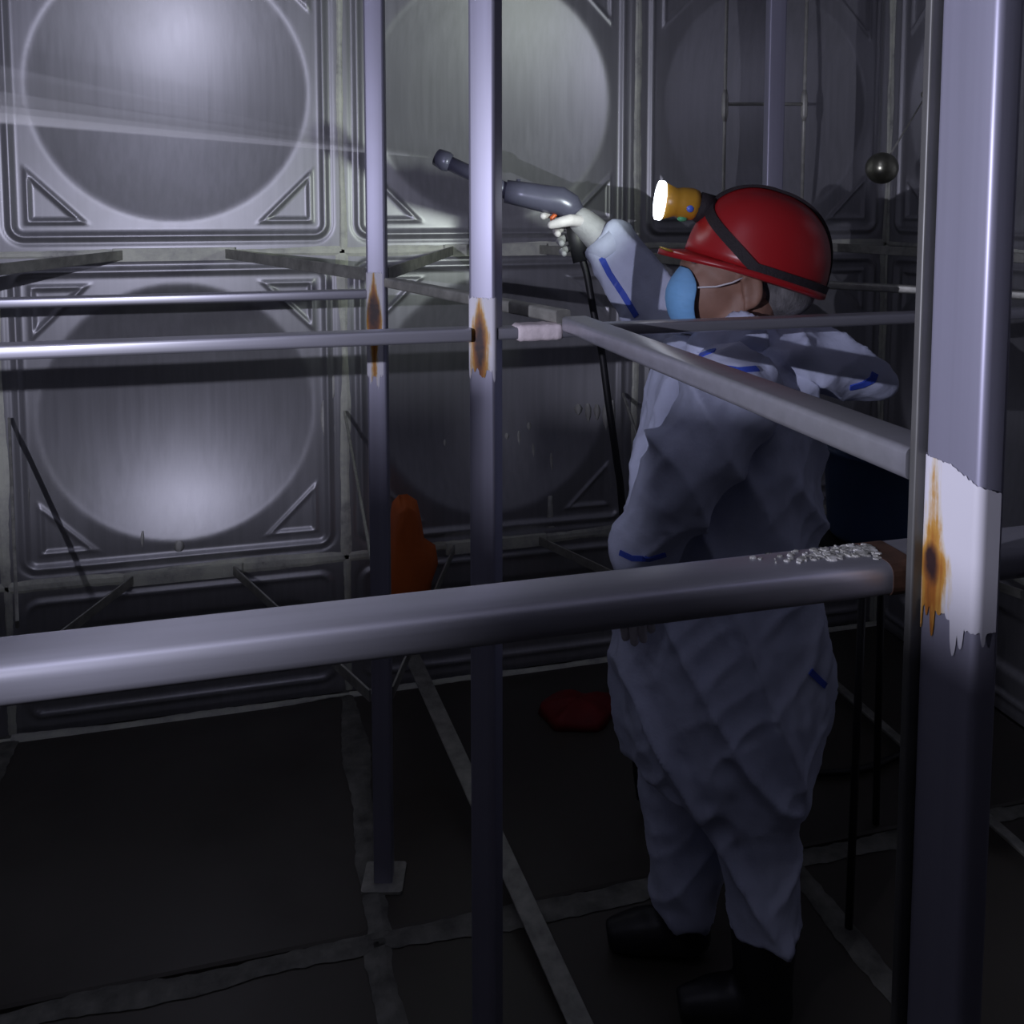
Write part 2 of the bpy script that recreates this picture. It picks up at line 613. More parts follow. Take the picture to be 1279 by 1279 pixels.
def paste_patch(name, mat, parent, s0, s1, ztop, zbot, n=56, wd=PW, dp=None):
    """thin coat of paste over the tube; s runs round the section (0..1), ztop/zbot give the ragged edges"""
    prof = rrect(wd + 0.0022, (dp or wd) + 0.0022, 0.0065, 6)
    per = [0.0]
    m = len(prof)
    for i in range(m):
        a, b_ = prof[i], prof[(i + 1) % m]
        per.append(per[-1] + math.hypot(b_[0] - a[0], b_[1] - a[1]))
    tot = per[-1]

    def at(s):
        s = (s % 1.0) * tot
        for i in range(m):
            if s <= per[i + 1] + 1e-9:
                t = (s - per[i]) / max(1e-9, per[i + 1] - per[i])
                a, b_ = prof[i], prof[(i + 1) % m]
                return (a[0] + (b_[0] - a[0]) * t, a[1] + (b_[1] - a[1]) * t)
        return prof[0]

    verts, uvs, faces = [], [], []
    zs = 14
    zlo, zhi = min(zbot(i / n) for i in range(n + 1)), max(ztop(i / n) for i in range(n + 1))
    for i in range(n + 1):
        u = i / n
        x, y = at(s0 + (s1 - s0) * u)
        for k in range(zs + 1):
            z = zbot(u) + (ztop(u) - zbot(u)) * k / zs
            verts.append((x, y, z))
            uvs.append((u, (z - zlo) / (zhi - zlo)))
    for i in range(n):
        for k in range(zs):
            a = i * (zs + 1) + k
            faces.append((a, a + 1, a + zs + 2, a + zs + 1))
    me = bpy.data.meshes.new(name)
    me.from_pydata(verts, [], faces)
    ul = me.uv_layers.new(name='UVMap')
    for lp in me.loops:
        ul.data[lp.index].uv = uvs[lp.vertex_index]
    me.polygons.foreach_set('use_smooth', [True] * len(me.polygons))
    return link(name, me, mat, parent)


def post(loc, az, label, wd=PW, dp=None):
    r = empty('steel_post', (loc[0], loc[1], 0), rad(180 - az))
    tag(r, label, 'post', 'upright posts of the inner tank frame')
    prof = rrect(wd, dp or wd, 0.0055, 5)
    t = MB().loft([[Vector((x, y, z)) for x, y in prof] for z in (0.006, ROOF - 0.002)]).build('tube', M['post'], r)
    smooth_by_angle(t, 50)
    MB().loft([[Vector((x, y, z)) for x, y in rrect(0.10, 0.10, 0.008)] for z in (0.001, 0.008)]).build('base_plate', M['tie'], r)
    return r


def jag(base, amp, seed, drips=()):
    def f(u):
        v = base + amp * (mnoise.noise(Vector((u * 14, seed, 0))) + 0.5 * mnoise.noise(Vector((u * 40, seed, 3))))
        for (c, wdt, ln) in drips:
            if abs(u - c) < wdt:
                v -= ln * math.sqrt(max(0, 1 - ((u - c) / wdt) ** 2))
        return v
    return f


# the section runs from the +X face counter-clockwise: front (-Y) face is s .625-.875, right (+X) face is s .875-1.125
pA = post((0.199, 2.06), 194, 'slim steel post near the back wall with a rust stain at the upper tie bar')
pB = post((0.316, 1.42), 212, 'middle steel post with a rust streak where the cross bar meets it')
pC = post((0.4815, 0.5365), 180, 'large foreground steel post at right with white paste and orange rust', 0.023, 0.057)
pD = post((1.245, 2.10), 196, 'dim steel post standing behind the red helmet')


def zat(px, py, wy):
    return PY(px, py, wy).z


zA = lambda y: zat(476, y, 2.05)
zB = lambda y: zat(605, y, 1.40)
zC = lambda y: zat(1200, y, 0.515)
mA = paste_mat('rusty_paste_thin', 0.5, [(0.0, 0.10), (0.38, 0.16), (0.50, 0.50), (0.70, 0.42), (0.88, 0.10), (1.0, -0.0)], 0.66, 0.42, 0.17)
paste_patch('weld_paste', mA, pA, 0.51, 0.74, jag(zA(340), 0.006, 2), jag(zA(468), 0.010, 5, ((0.3, 0.08, 0.02), (0.7, 0.1, 0.03))))
mB = paste_mat('rusty_paste_streak', 0.40, [(0.0, 0.22), (0.25, 0.26), (0.55, 0.32), (0.8, 0.10), (1.0, 0.0)], 0.45, 0.20, 0.36)
paste_patch('weld_paste', mB, pB, 0.51, 0.83, jag(zB(372), 0.006, 1), jag(zB(462), 0.006, 8, ((0.1, 0.05, 0.015), (0.5, 0.12, 0.012), (0.85, 0.06, 0.02))))
mC = paste_mat('rusty_paste_flame', 0.21, [(0.0, 0.17), (0.28, 0.17), (0.42, 0.27), (0.54, 0.13), (0.72, 0.05), (0.95, 0.0)], 0.42, 0.11, 0.13)


def topC(u):
    return zC(592) - 0.014 * max(0, u - 0.42) / 0.58 + 0.002 * mnoise.noise(Vector((u * 30, 1, 0)))


paste_patch('weld_paste', mC, pC, 0.155, 0.640, topC, jag(zC(788), 0.004, 4, ((0.08, 0.03, 0.02), (0.16, 0.025, 0.008), (0.24, 0.035, 0.022), (0.53, 0.05, 0.026), (0.62, 0.04, 0.018), (0.86, 0.03, 0.01))), 90, 0.023, 0.057)
# narrow backing strip welded to the far side of the large post
st = MB()
st.loft([[Vector((x - 0.004, y + 0.0335, z)) for x, y in rrect(0.028, 0.008, 0.002)] for z in (0.010, ROOF - 0.002)])
st.build('backing_strip', plain('dull_grey_strip', (0.13, 0.13, 0.125), 0.5, 0.5, 0.2), pC)

# ------------------------------------------------------------------ bars
def bar(a, b_, wd, ht, label, mat=None, name='cross_bar', r=0.005):
    o = MB().rbar(a, b_, wd, ht, r).build(name, mat or M['beam'])
    smooth_by_angle(o, 50)
    return tag(o, label, 'bar', 'horizontal bars of the inner tank frame')


bar((LEFT + 0.02, 2.06, 1.447), (0.172, 2.06, 1.447), 0.035, 0.022, 'thin cross bar running from the left edge to the slim post')
bar((LEFT + 0.02, 1.415, 1.443), (0.286, 1.415, 1.443), 0.04, 0.022, 'cross bar running from the left edge to the middle post')
b2 = bar((0.332, 1.415, 1.443), (RIGHT - 0.02, 1.415, 1.443), 0.04, 0.020, 'dark cross bar passing in front of the worker\'s neck')
b3 = bar((LEFT + 0.02, 0.612, 1.358), (RIGHT - 0.02, 0.612, 1.358), 0.054, 0.027, 'large foreground beam crossing the picture below the middle', None, 'foreground_beam', 0.009)
tb = bar((0.462, 1.39, 1.457), (0.484, 0.575, 1.457), 0.046, 0.026, 'square tube sloping from the middle cross bar to the large post', None, 'depth_beam', 0.006)
bar((0.225, 2.03, 1.475), (0.446, 1.405, 1.468), 0.03, 0.022, 'slim dull bar linking the thin post to the middle cross bar', M['tie'])
bar((1.272, 2.07, 1.447), (RIGHT - 0.02, 0.98, 1.447), 0.022, 0.02, 'slim pale bar behind the helmet running to the right wall', M['tie'])
# lump of paste on the middle cross bar
lp = MB()
rings = []
for i in range(13):
    x = 0.362 + 0.083 * i / 12
    k = 1 + 0.10 * mnoise.noise(Vector((i * 0.7, 3, 1)))
    e = 0.72 if i in (0, 12) else 1.0
    rings.append([Vector((x, 1.415 + yy * k * e, 1.443 + zz * k * e)) for yy, zz in rrect(0.047, 0.028, 0.008)])
lp.loft(rings)
M['lump'] = plain('pinkish_paste', (0.68, 0.60, 0.62), 0.6, 0, 0.1, 30, 0.4, 80)
lp.build('weld_paste', M['lump'], b2, True)
# white crust on the foreground beam end
cr = MB()
rc_ = random.Random(5)
for i in range(150):
    t = rc_.random() ** 0.45
    x = 0.35 + 0.118 * t
    y = 0.612 + rc_.uniform(-0.004, 0.021) - 0.018 * (t - 0.5) * rc_.random()
    r_ = rc_.uniform(0.0010, 0.0022 + 0.0040 * t)
    k = rc_.uniform(0.6, 1.6)
    pts = [(r_ * k * math.cos(a) * rc_.uniform(0.7, 1.2), r_ * math.sin(a) * rc_.uniform(0.7, 1.2)) for a in [2 * math.pi * q / 7 for q in range(7)]]
    zt = 1.3717 + 0.0012 * rc_.random()
    cr.loft([[Vector((x + u, min(max(y + v, 0.592), 0.632), 1.3700)) for u, v in pts], [Vector((x + u * 0.7, min(max(y + v * 0.7, 0.592), 0.632), zt)) for u, v in pts]])


def crust_mat():
    m, nt, b = nodes_of('speckled_crust')
    f = noise_tex(nt, 130, 5, (1, 1, 1), 0.7)
    L(nt, ramp(nt, [(0.42, (0.22, 0.22, 0.20)), (0.52, (0.50, 0.50, 0.46)), (0.62, (0.70, 0.70, 0.68))], f), b.inputs['Base Color'])
    b.inputs['Roughness'].default_value = 0.6
    return m


MB().loft([[Vector((x, 0.612 + yy, 1.358 + zz)) for yy, zz in rrect(0.0548, 0.0278, 0.009)] for x in (0.462, 0.486)]).build('rusty_end', plain('rusty_end', (0.085, 0.042, 0.026), 0.6, 0.1, 0.4, 60), b3)
tag(cr.build('white_crust', crust_mat(), b3), kind='stuff')

# ------------------------------------------------------------------ ties between walls and posts
def tie(a, b_, wd, th, label, name='wall_tie', mat=None):
    o = MB().rbar(a, b_, th, wd, min(wd, th) * 0.3).build(name, mat or M['tie'])
    return tag(o, label, 'tie bar', 'flat ties bracing the tank walls')


for (xc, lab) in ((-0.344, 'left dome panel'), (0.686, 'middle dome panel'), (1.716, 'dark right dome panel')):
    for z, lv in ((1.497, 'upper'), (0.468, 'lower')):
        for s, sd in ((-1, 'left'), (1, 'right')):
            pxx = {-0.344: {-1: -0.831, 1: 0.172}, 0.686: {-1: 0.226, 1: 1.216}, 1.716: {-1: 1.274, 1: 2.18}}[xc][s]
            py2 = 2.06 if xc < 1.5 or s < 0 else 2.06
            tie((xc + s * 0.15, BACK - 0.012, z), (pxx, py2 + 0.02, z - 0.006), 0.03, 0.006, f'{lv} dull strip running {sd} from under the {lab}')
        g = MB()
        g.loft([[Vector((xc + x, BACK - 0.011 + y, z + zz)) for x, y in rrect(0.36, 0.018, 0.006)] for zz in (-0.02, 0.02)])
        tag(g.build('gusset_plate', M['seam']), f'pale residue covered plate on the {lv} seam of the {lab}', 'plate', 'gusset plates on the back wall')
a, b_ = PY(431, 515, 2.90), PY(471, 735, 2.12)
tie(a, b_, 0.012, 0.008, 'thin pale strip slanting down beside the slim post', 'wall_stay', plain('pale_stay', (0.55, 0.56, 0.47), 0.5, 0.3, 0.2, 40))
a, b_ = PY(12, 525, 2.90), PY(22, 780, 2.12)
tie(a, b_, 0.02, 0.008, 'grey strip slanting down at the left edge of the picture', 'wall_stay')
a, b_ = PY(779, 493, 2.90), PY(815, 600, 2.12)
tie(a, b_, 0.014, 0.008, 'short pale strip slanting down behind the worker\'s elbow', 'wall_stay')
tie(PY(512, 812, 2.84), PH(735, 1300, 0.012), 0.006, 0.050, 'broad flat floor strip running from the back wall towards the camera', 'floor_strip')
tie((1.77, 2.88, 0.03), (1.77, 0.9, 0.03), 0.012, 0.030, 'narrow strip along the floor between worker and large post', 'floor_strip')

# pale dried runs on the back wall
def wall_y(x, z):
    """surface of the back wall at x, z"""
    pcx = XS[0] + S * (math.floor((x - XS[0]) / S) + 0.5)
    pcz = 0.985 if z < 1.5 else 2.015
    r = math.hypot(x - pcx, z - pcz)
    return BACK + 0.005 + (0.086 * (1 - (r / 0.412) ** 2) if r < 0.412 and z > 0.47 else 0)


for (px, y0, y1, hw_) in ((688, 620, 692, 9), (560, 555, 563, 2), (693, 570, 592, 2), (655, 545, 562, 2), (640, 548, 556, 3), (668, 534, 544, 3), (672, 560, 576, 2), (727, 508, 522, 5), (738, 506, 530, 4), (748, 506, 526, 4), (758, 505, 538, 5), (766, 500, 545, 4), (224, 676, 692, 6), (178, 665, 684, 2), (405, 500, 545, 4), (416, 470, 500, 6), (425, 520, 560, 7), (22, 470, 520, 5), (30, 600, 660, 6)):
    rows_ = []
    for k in range(9):
        t = k / 8
        y = y0 + (y1 - y0) * t
        w_ = hw_ * (math.sin(math.pi * min(1, t * 1.0 + 0.08)) ** 0.6 if hw_ < 8 else (0.35 + 1.3 * t * t)) * (1 + 0.2 * mnoise.noise(Vector((px, k * 0.8, 1))))
        p = PY(px, y, BACK)
        ww = max(0.3, w_) * p.y / FPX * 1.03
        rows_.append([Vector((p.x - ww, wall_y(p.x - ww, p.z) - 0.0015, p.z)), Vector((p.x, wall_y(p.x, p.z) - 0.0022, p.z)), Vector((p.x + ww, wall_y(p.x + ww, p.z) - 0.0015, p.z)), Vector((p.x, wall_y(p.x, p.z) + 0.004, p.z))])
    o = MB().loft(rows_).build('dried_run', M['drip'], wb, True)
    o.location = -wb.location

# ------------------------------------------------------------------ ladder on the back wall
lad = empty('wall_ladder', (1.5, 2.80, 1.5))
tag(lad, 'slender pale steel ladder hanging before the right dome panel', 'ladder')


def loc_in(o, p):
    return Vector(p) - o.location


M['pale'] = plain('pale_rod', (0.62, 0.62, 0.56), 0.45, 0.3, 0.2, 30)
for px in (906, 1005):
    p0, p1 = PY(px, 262, 2.80), PY(px, 132, 2.80)
    p2 = Vector((p1.x, p1.y, ROOF - 0.005))
    p0.x = p1.x
    MB().tube([loc_in(lad, p) for p in (p0, p1, p2)], 0.006, 8).build('rail', M['pale'], lad, True)
    MB().tube([loc_in(lad, p1 + Vector((0, 0, s * 0.055))) for s in (-1, -0.6, 0.6, 1)], [0.006, 0.0115, 0.0115, 0.006], 10).build('collar', M['pale'], lad, True)
MB().tube([loc_in(lad, PY(px, 130, 2.80)) for px in (906, 1005)], 0.006, 8).build('rung', M['pale'], lad, True)
z2 = PY(906, 130, 2.80).z + 0.40
MB().tube([loc_in(lad, (PY(px, 130, 2.8).x, 2.80, z2)) for px in (906, 1005)], 0.006, 8).build('rung', M['pale'], lad, True)

# float valve
vb = PX(1158, 118, RIGHT - 0.09)
fv = empty('float_valve', vb)
tag(fv, 'round float ball on a thin rod by the right wall', 'float valve')
bp_ = P(1102, 210, 2.62)
MB().ball(bp_ - vb, 0.047, 24, 16).build('float_ball', M['brass'], fv, True)
MB().tube([bp_ - vb, Vector((0, 0, 0))], 0.0028, 8).build('rod', M['pale'], fv, True)
vm = MB().tube([(0.082, 0, 0), (0.02, 0, 0), (-0.015, 0, 0)], [0.016, 0.016, 0.011], 12)
vm.tube([(0.03, 0, 0.01), (0.03, 0, -0.05)], 0.012, 12)
vm.build('valve_body', M['brass'], fv, True)

# ------------------------------------------------------------------ the worker
ZB = 1.85
PXM = ZB / FPX
NN = Vector((-math.sin(YAW), -math.cos(YAW), 0))      # towards the camera
LF = -RGT                                             # the way he faces
UZ = Vector((0, 0, 1))


def B(px, py, n=0.0):
    return P(px, py, ZB - n)


ground = PH(905, 1240, 0.0)
base = B(905, 700)
person = empty('person', (base.x, base.y, 0))
tag(person, 'worker in white coverall, red helmet and blue face mask holding a spray gun', 'person')
PO = person.location.copy()


def rel(v):
    return Vector(v) - PO


def ring(px, py, hpx, hn, n=0.0, seg=28, sq=2.3):
    c = B(px, py, n)
    out = []
    for i in range(seg):
        a = 2 * math.pi * i / seg
        ca, sa = math.cos(a), math.sin(a)
        k = (abs(ca) ** sq + abs(sa) ** sq) ** (-1 / sq)
        out.append(rel(c + RGT * (hpx * PXM * ca * k) + NN * (hn * sa * k)))
    return out


def limb(mb, pts, seg=18):
    """pts: (px, py, n, radius)"""
    P_ = [rel(B(p[0], p[1], p[2])) for p in pts]
    R_ = [p[3] for p in pts]
    # densify
    D, Q = [], []
    for i in range(len(P_) - 1):
        for k in range(6):
            t = k / 6
            D.append(P_[i].lerp(P_[i + 1], t))
            Q.append(R_[i] * (1 - t) + R_[i + 1] * t)
    D.append(P_[-1])
    Q.append(R_[-1])
    mb.tube(D, Q, seg)


torso = [(425, 908, 50, 0.085), (440, 912, 72, 0.15), (462, 917, 92, 0.195), (500, 915, 100, 0.205), (560, 910, 106, 0.20), (630, 907, 110, 0.195),
         (700, 903, 116, 0.20), (770, 900, 124, 0.205), (840, 900, 132, 0.21), (900, 898, 126, 0.205), (950, 897, 108, 0.19)]
far_arm = [(888, 455, -0.15, 0.085), (862, 436, -0.26, 0.080), (838, 405, -0.35, 0.078), (808, 365, -0.41, 0.074), (778, 325, -0.46, 0.068), (757, 303, -0.49, 0.066)]
near_arm = [(935, 470, 0.15, 0.085), (900, 510, 0.21, 0.088), (862, 570, 0.23, 0.084), (836, 620, 0.22, 0.078), (818, 665, 0.19, 0.068), (808, 700, 0.17, 0.058)]
near_leg = [(915, 900, 0.10, 0.118), (930, 980, 0.10, 0.100), (945, 1060, 0.09, 0.088), (955, 1150, 0.08, 0.078)]
far_leg = [(880, 900, -0.10, 0.118), (868, 980, -0.10, 0.100), (860, 1060, -0.10, 0.090), (855, 1130, -0.10, 0.080)]

# body under the clothes: one continuous figure
bd = MB()
bd.loft([ring(px, py, h * 0.8, hn * 0.85) for py, px, h, hn in torso])
for arm in (far_arm, near_arm):
    limb(bd, [(a, b2_, n, r * 0.62) for a, b2_, n, r in arm], 14)
for leg in (near_leg, far_leg):
    limb(bd, [(a, b2_, n, r * 0.72) for a, b2_, n, r in leg], 14)
hax = (LF, NN, UZ)
tilt = Matrix.Rotation(rad(8), 3, NN)
limb(bd, [(915, 440, 0, 0.075), (918, 410, 0, 0.068), (930, 372, 0, 0.072)], 18)
bd.ball(rel(B(930, 325)), (0.122, 0.086, 0.118), 28, 20, hax)            # skull
bd.ball(rel(B(892, 362)), (0.080, 0.066, 0.085), 22, 14, hax)            # jaw and cheeks
bd.ball(rel(B(868, 398)), (0.034, 0.034, 0.028), 14, 10, hax)            # chin
bd.ball(rel(B(862, 330)), (0.020, 0.052, 0.016), 14, 10, hax)            # brow
bd.tube([rel(B(856, 335)), rel(B(842, 360)), rel(B(850, 366))], [0.011, 0.017, 0.014], 10)   # nose
bd.ball(rel(B(858, 382)), (0.020, 0.028, 0.014), 12, 8, hax)             # lips
for s in (1, -1):
    e = B(936, 362, 0.083 * s)
    pts = [rel(e + LF * (0.021 * math.cos(a)) + UZ * (0.034 * math.sin(a)) + NN * (s * 0.010)) for a in [rad(30 + 30 * k) for k in range(10)]]
    bd.tube(pts, 0.0075, 8)
    bd.ball(rel(e + NN * (s * 0.004)), (0.018, 0.008, 0.030), 10, 8, hax)
    bd.ball(rel(e + LF * 0.008 - UZ * 0.034 + NN * (s * 0.008)), (0.010, 0.006, 0.012), 8, 6, hax)
body = fused('body', bd, M['skin'], person, 0.0065, 4)
for s in (1, -1):
    ew = MB().ball(rel(B(877, 341, 0.038 * s)), 0.0115, 14, 10, hax).build('eye', M['white'], person, True)
    MB().ball(rel(B(877, 341, 0.038 * s) + LF * 0.0085), (0.005, 0.006, 0.006), 10, 8, hax).build('iris', M['black'], ew, True)
    MB().tube([rel(B(862 + 3 * k, 328 - 2 * k + k * k * 0.6, s * (0.022 + 0.013 * k))) for k in range(4)], [0.003, 0.005, 0.005, 0.002], 8).build('eyebrow', M['hair'], person, True)
# hair at the nape and temple
hr = MB()
hr.ball(rel(B(975, 362)), (0.072, 0.080, 0.062), 20, 14, hax)
hr.ball(rel(B(955, 335)), (0.105, 0.0885, 0.075), 20, 14, hax)
fused('hair', hr, M['hair'], person, 0.008, 3)

# coverall
cv = MB()
cv.loft([ring(px, py, h, hn) for py, px, h, hn in torso])
for arm in (far_arm, near_arm, near_leg, far_leg):
    limb(cv, arm)
cv.tube([rel(B(*p)) for p in ((874, 440, 0.07), (890, 428, 0.09), (930, 420, 0.10), (965, 424, 0.06))], [0.02, 0.03, 0.035, 0.03], 12)
# hood folded down on the back
hood = [(925, 446, 0.0, 0.045, 0.12), (960, 440, 0.0, 0.060, 0.155), (1000, 444, 0.0, 0.068, 0.165), (1040, 452, 0.0, 0.062, 0.15), (1072, 462, 0.0, 0.046, 0.12), (1092, 472, 0.0, 0.020, 0.08)]
rings = []
for (px, py, n, hv, hn) in hood:
    c = rel(B(px, py, n))
    rings.append([c + UZ * (hv * math.cos(2 * math.pi * i / 20)) + NN * (hn * math.sin(2 * math.pi * i / 20)) for i in range(20)])
cv.loft(rings)


def folds(co, n):
    w_ = PO + co
    h = w_.z
    a = mnoise.noise(Vector((w_.x * 7, w_.y * 7, h * 3.5)))
    # creases fanning down and forward
    s = w_.dot(RGT) * 8 + h * 4.5
    q1 = 1 - abs(mnoise.noise(Vector((s, h * 1.5, w_.dot(NN) * 4)))) * 2.2
    q2 = 1 - abs(mnoise.noise(Vector((w_.dot(RGT) * 11 - h * 9 + 4, h * 5, w_.dot(NN) * 8)))) * 2.2
    q3 = 1 - abs(mnoise.noise(Vector((w_.dot(RGT) * 26 + 4, h * 22, w_.dot(NN) * 22)))) * 2
    return 0.010 * a + 0.026 * max(0, q1) ** 2 + 0.007 * max(0, q2) ** 2 + 0.0025 * q3 - 0.011


cov = fused('coverall', cv, M['suit'], person, 0.0068, 4, folds)
# blue tape on the seams
from mathutils.bvhtree import BVHTree
tree = BVHTree.FromPolygons([v.co.copy() for v in cov.data.vertices], [tuple(p.vertices) for p in cov.data.polygons])


def tape(pts, wd):
    """ribbon laid on the cloth along a line of points seen from the camera side"""
    dense = []
    for (a, b_) in zip(pts[:-1], pts[1:]):
        for k in range(8):
            dense.append((a[0] + (b_[0] - a[0]) * k / 8, a[1] + (b_[1] - a[1]) * k / 8))
    dense.append(pts[-1])
    hits = []
    for (px, py) in dense:
        d = ray(px, py).normalized()
        h = tree.ray_cast(CAM - PO + d * 1.0, d)
        if h[0]:
            hits.append((h[0], h[1] if h[1].dot(d) < 0 else -h[1]))
    rings = []
    for i, (c, n) in enumerate(hits):
        t = (hits[min(i + 1, len(hits) - 1)][0] - hits[max(i - 1, 0)][0]).normalized()
        sd = t.cross(n).normalized()
        rings.append([c - sd * wd - n * 0.003, c - sd * wd + n * 0.003, c + sd * wd + n * 0.003, c + sd * wd - n * 0.003])
    if len(rings) > 2:
        MB().loft(rings).build('seam_tape', M['suit_tape'], cov)


tape([(1062, 484), (1078, 480), (1090, 474), (1093, 466)], 0.007)
tape([(874, 446), (884, 441), (894, 438)], 0.007)
tape([(902, 460), (922, 463), (946, 461)], 0.006)
tape([(752, 322), (762, 342), (778, 366), (796, 395)], 0.008)
tape([(775, 690), (790, 697), (812, 698), (832, 692)], 0.005)
tape([(1012, 838), (1024, 850), (1031, 856)], 0.006)
# sleeve cuff flare on the far arm
cu = MB()
rings = []
ax = (rel(B(757, 303, -0.49)) - rel(B(800, 352, -0.42))).normalized()
u1 = ax.cross(UZ).normalized()
u2 = ax.cross(u1)
cc = rel(B(766, 312, -0.475))
for t, r in ((-0.03, 0.064), (0.0, 0.068), (0.022, 0.070), (0.022, 0.064), (0.0, 0.058)):
    rings.append([cc + ax * (t + 0.008 * math.sin(3 * a)) + u1 * (r * (1 + 0.06 * math.sin(2 * a + 1)) * math.cos(a)) + u2 * (r * math.sin(a)) for a in [2 * math.pi * i / 24 for i in range(24)]])
cu.loft(rings)
cu.build('cuff', M['suit'], cov, True)

# boots
for leg, fx, n0 in ((near_leg, 950, 0.08), (far_leg, 850, -0.10)):
    bt = MB()
    top = rel(B(leg[-1][0], leg[-1][1] - 15, leg[-1][2]))
    ank = Vector((top.x, top.y, 0.10))
    bt.tube([top, top.lerp(ank, 0.5), ank, Vector((top.x, top.y, 0.03))], [0.072, 0.064, 0.058, 0.062], 18)
    toe = ank + LF * 0.15
    bt.tube([Vector((ank.x, ank.y, 0.05)) - LF * 0.05, Vector((ank.x, ank.y, 0.052)), Vector((ank.x, ank.y, 0.045)) + LF * 0.10, Vector((toe.x, toe.y, 0.036)) + LF * 0.02], [0.035, 0.050, 0.046, 0.030], 16)
    bb = fused('boot', bt, M['black'], person, 0.009, 4)
    for v in bb.data.vertices:
        v.co.z = max(v.co.z, 0.003)

# face mask
mk = MB()
rows = []
prof = [(851, 330, 0.030), (838, 346, 0.048), (830, 362, 0.060), (831, 382, 0.062), (838, 402, 0.050), (852, 414, 0.034)]
edge = [(862, 334), (870, 348), (873, 360), (868, 376), (868, 396), (876, 412)]
for (fx, fy, hn), (ex, ey) in zip(prof, edge):
    row = []
    for k in range(-8, 9):
        a = k / 8 * math.pi / 2
        px = ex + (fx - ex) * math.cos(a) ** 0.8 if k not in (-8, 8) else ex
        py = ey + (fy - ey) * math.cos(a)
        row.append(rel(B(px, py, (hn + 0.012) * math.sin(a))))
    rows.append(row)
vv = [p for r in rows for p in r]
ff = []
for i in range(len(rows) - 1):
    for j in range(16):
        ff.append((i * 17 + j, i * 17 + j + 1, (i + 1) * 17 + j + 1, (i + 1) * 17 + j))
mo = mesh_obj('face_mask', vv, ff, M['mask'], person, True)
md = mo.modifiers.new('t', 'SOLIDIFY')
md.thickness = 0.003
md2 = mo.modifiers.new('s', 'SUBSURF')
md2.levels = md2.render_levels = 1
for s in (1, -1):
    MB().tube([rel(B(872, 359, s * 0.074)), rel(B(895, 358, s * 0.084)), rel(B(915, 353, s * 0.093)), rel(B(928, 347, s * 0.097))], 0.0018, 6).build('ear_loop', M['white'], mo, True)

# helmet ------------------------------------------------------------
hc = rel(B(942, 332))
ht = Matrix.Rotation(rad(-18), 3, NN)                # tipped back
hF, hN, hU = ht @ LF, NN.copy(), ht @ UZ


def shell(t, p, k=1.0):
    """t: 0 crown .. 1 rim, p: angle from the front"""
    th = t * math.pi / 2
    cp, sp = math.cos(p), math.sin(p)
    a = 0.148 if cp > 0 else 0.152
    rr = math.sin(th) ** 0.86
    crest = 0.008 * math.exp(-(math.sin(p) * rr / 0.16) ** 2) * math.cos(th) ** 0.5 if True else 0
    return hc + hF * (a * k * rr * cp) + hN * (0.130 * k * rr * sp) + hU * (0.168 * k * (math.cos(th) ** 0.80) + crest - 0.014)


hm = MB()
seg, nr = 56, 22
hm.loft([[shell(0.02 + 0.98 * i / nr, 2 * math.pi * j / seg) for j in range(seg)] for i in range(nr + 1)] + [[shell(1.0, 2 * math.pi * j / seg, 0.955) for j in range(seg)]] + [[shell(0.03 + 0.97 * i / 8, 2 * math.pi * j / seg, 0.955) for j in range(seg)] for i in range(7, -1, -1)])
helmet = hm.build('helmet', M['helmet'], person, True)
# brim: peak in front, narrow lip round the back
br = MB()
rings = []
for j in range(56):
    p = 2 * math.pi * j / 56
    ext = 0.006 + 0.046 * max(0, math.cos(p)) ** 2.2
    out = shell(1.0, p, 1.0)
    d = (hF * math.cos(p) + hN * math.sin(p)).normalized()
    drop = hU * (-0.016 * max(0, math.cos(p)) ** 2)
    rings.append([out - d * 0.004 + hU * 0.004, out + d * ext + drop + hU * 0.003, out + d * ext + drop - hU * 0.008, out - d * 0.004 - hU * 0.012])
rings.append(rings[0])
br.loft(rings, False)
br.build('brim', M['helmet'], helmet, True)
MB().ball(shell(1.0, 0.25) + hF * 0.052 + hN * 0.02 - hU * 0.010, (0.016, 0.012, 0.003), 10, 6, (hF, hN, hU)).build('badge', plain('gold_badge', (0.5, 0.35, 0.06), 0.4, 0.3), helmet, True)


def strap(pts, wd, name):
    """flat elastic lying on the shell: pts (t, p)"""
    rings = []
    for i, (t, p) in enumerate(pts):
        a, b_ = shell(*pts[max(i - 1, 0)]), shell(*pts[min(i + 1, len(pts) - 1)])
        tg = (b_ - a).normalized()
        c = shell(t, p)
        nrm = (c - hc + hU * 0.0).normalized()
        nrm = (nrm - tg * nrm.dot(tg)).normalized()
        sd = tg.cross(nrm)
        rings.append([c - sd * wd + nrm * 0.000, c - sd * wd + nrm * 0.006, c + sd * wd + nrm * 0.006, c + sd * wd + nrm * 0.000])
    mbs = MB().loft(rings)
    return mbs.build(name, M['strap'], helmet)


n_ = 24
for s in (1, -1):
    strap([(min(0.985, 0.62 + 0.42 * (i / n_ * 1.9) ** 0.9), s * (0.02 + 2.9 * i / n_)) for i in range(n_ + 1)], 0.011, 'side_strap')
strap([(0.62 - 0.62 * i / 14, 0.0) if i < 14 else (0.02, 0) for i in range(14)] + [(0.02 + 0.96 * i / 18, math.pi) for i in range(1, 19)], 0.010, 'crown_strap')
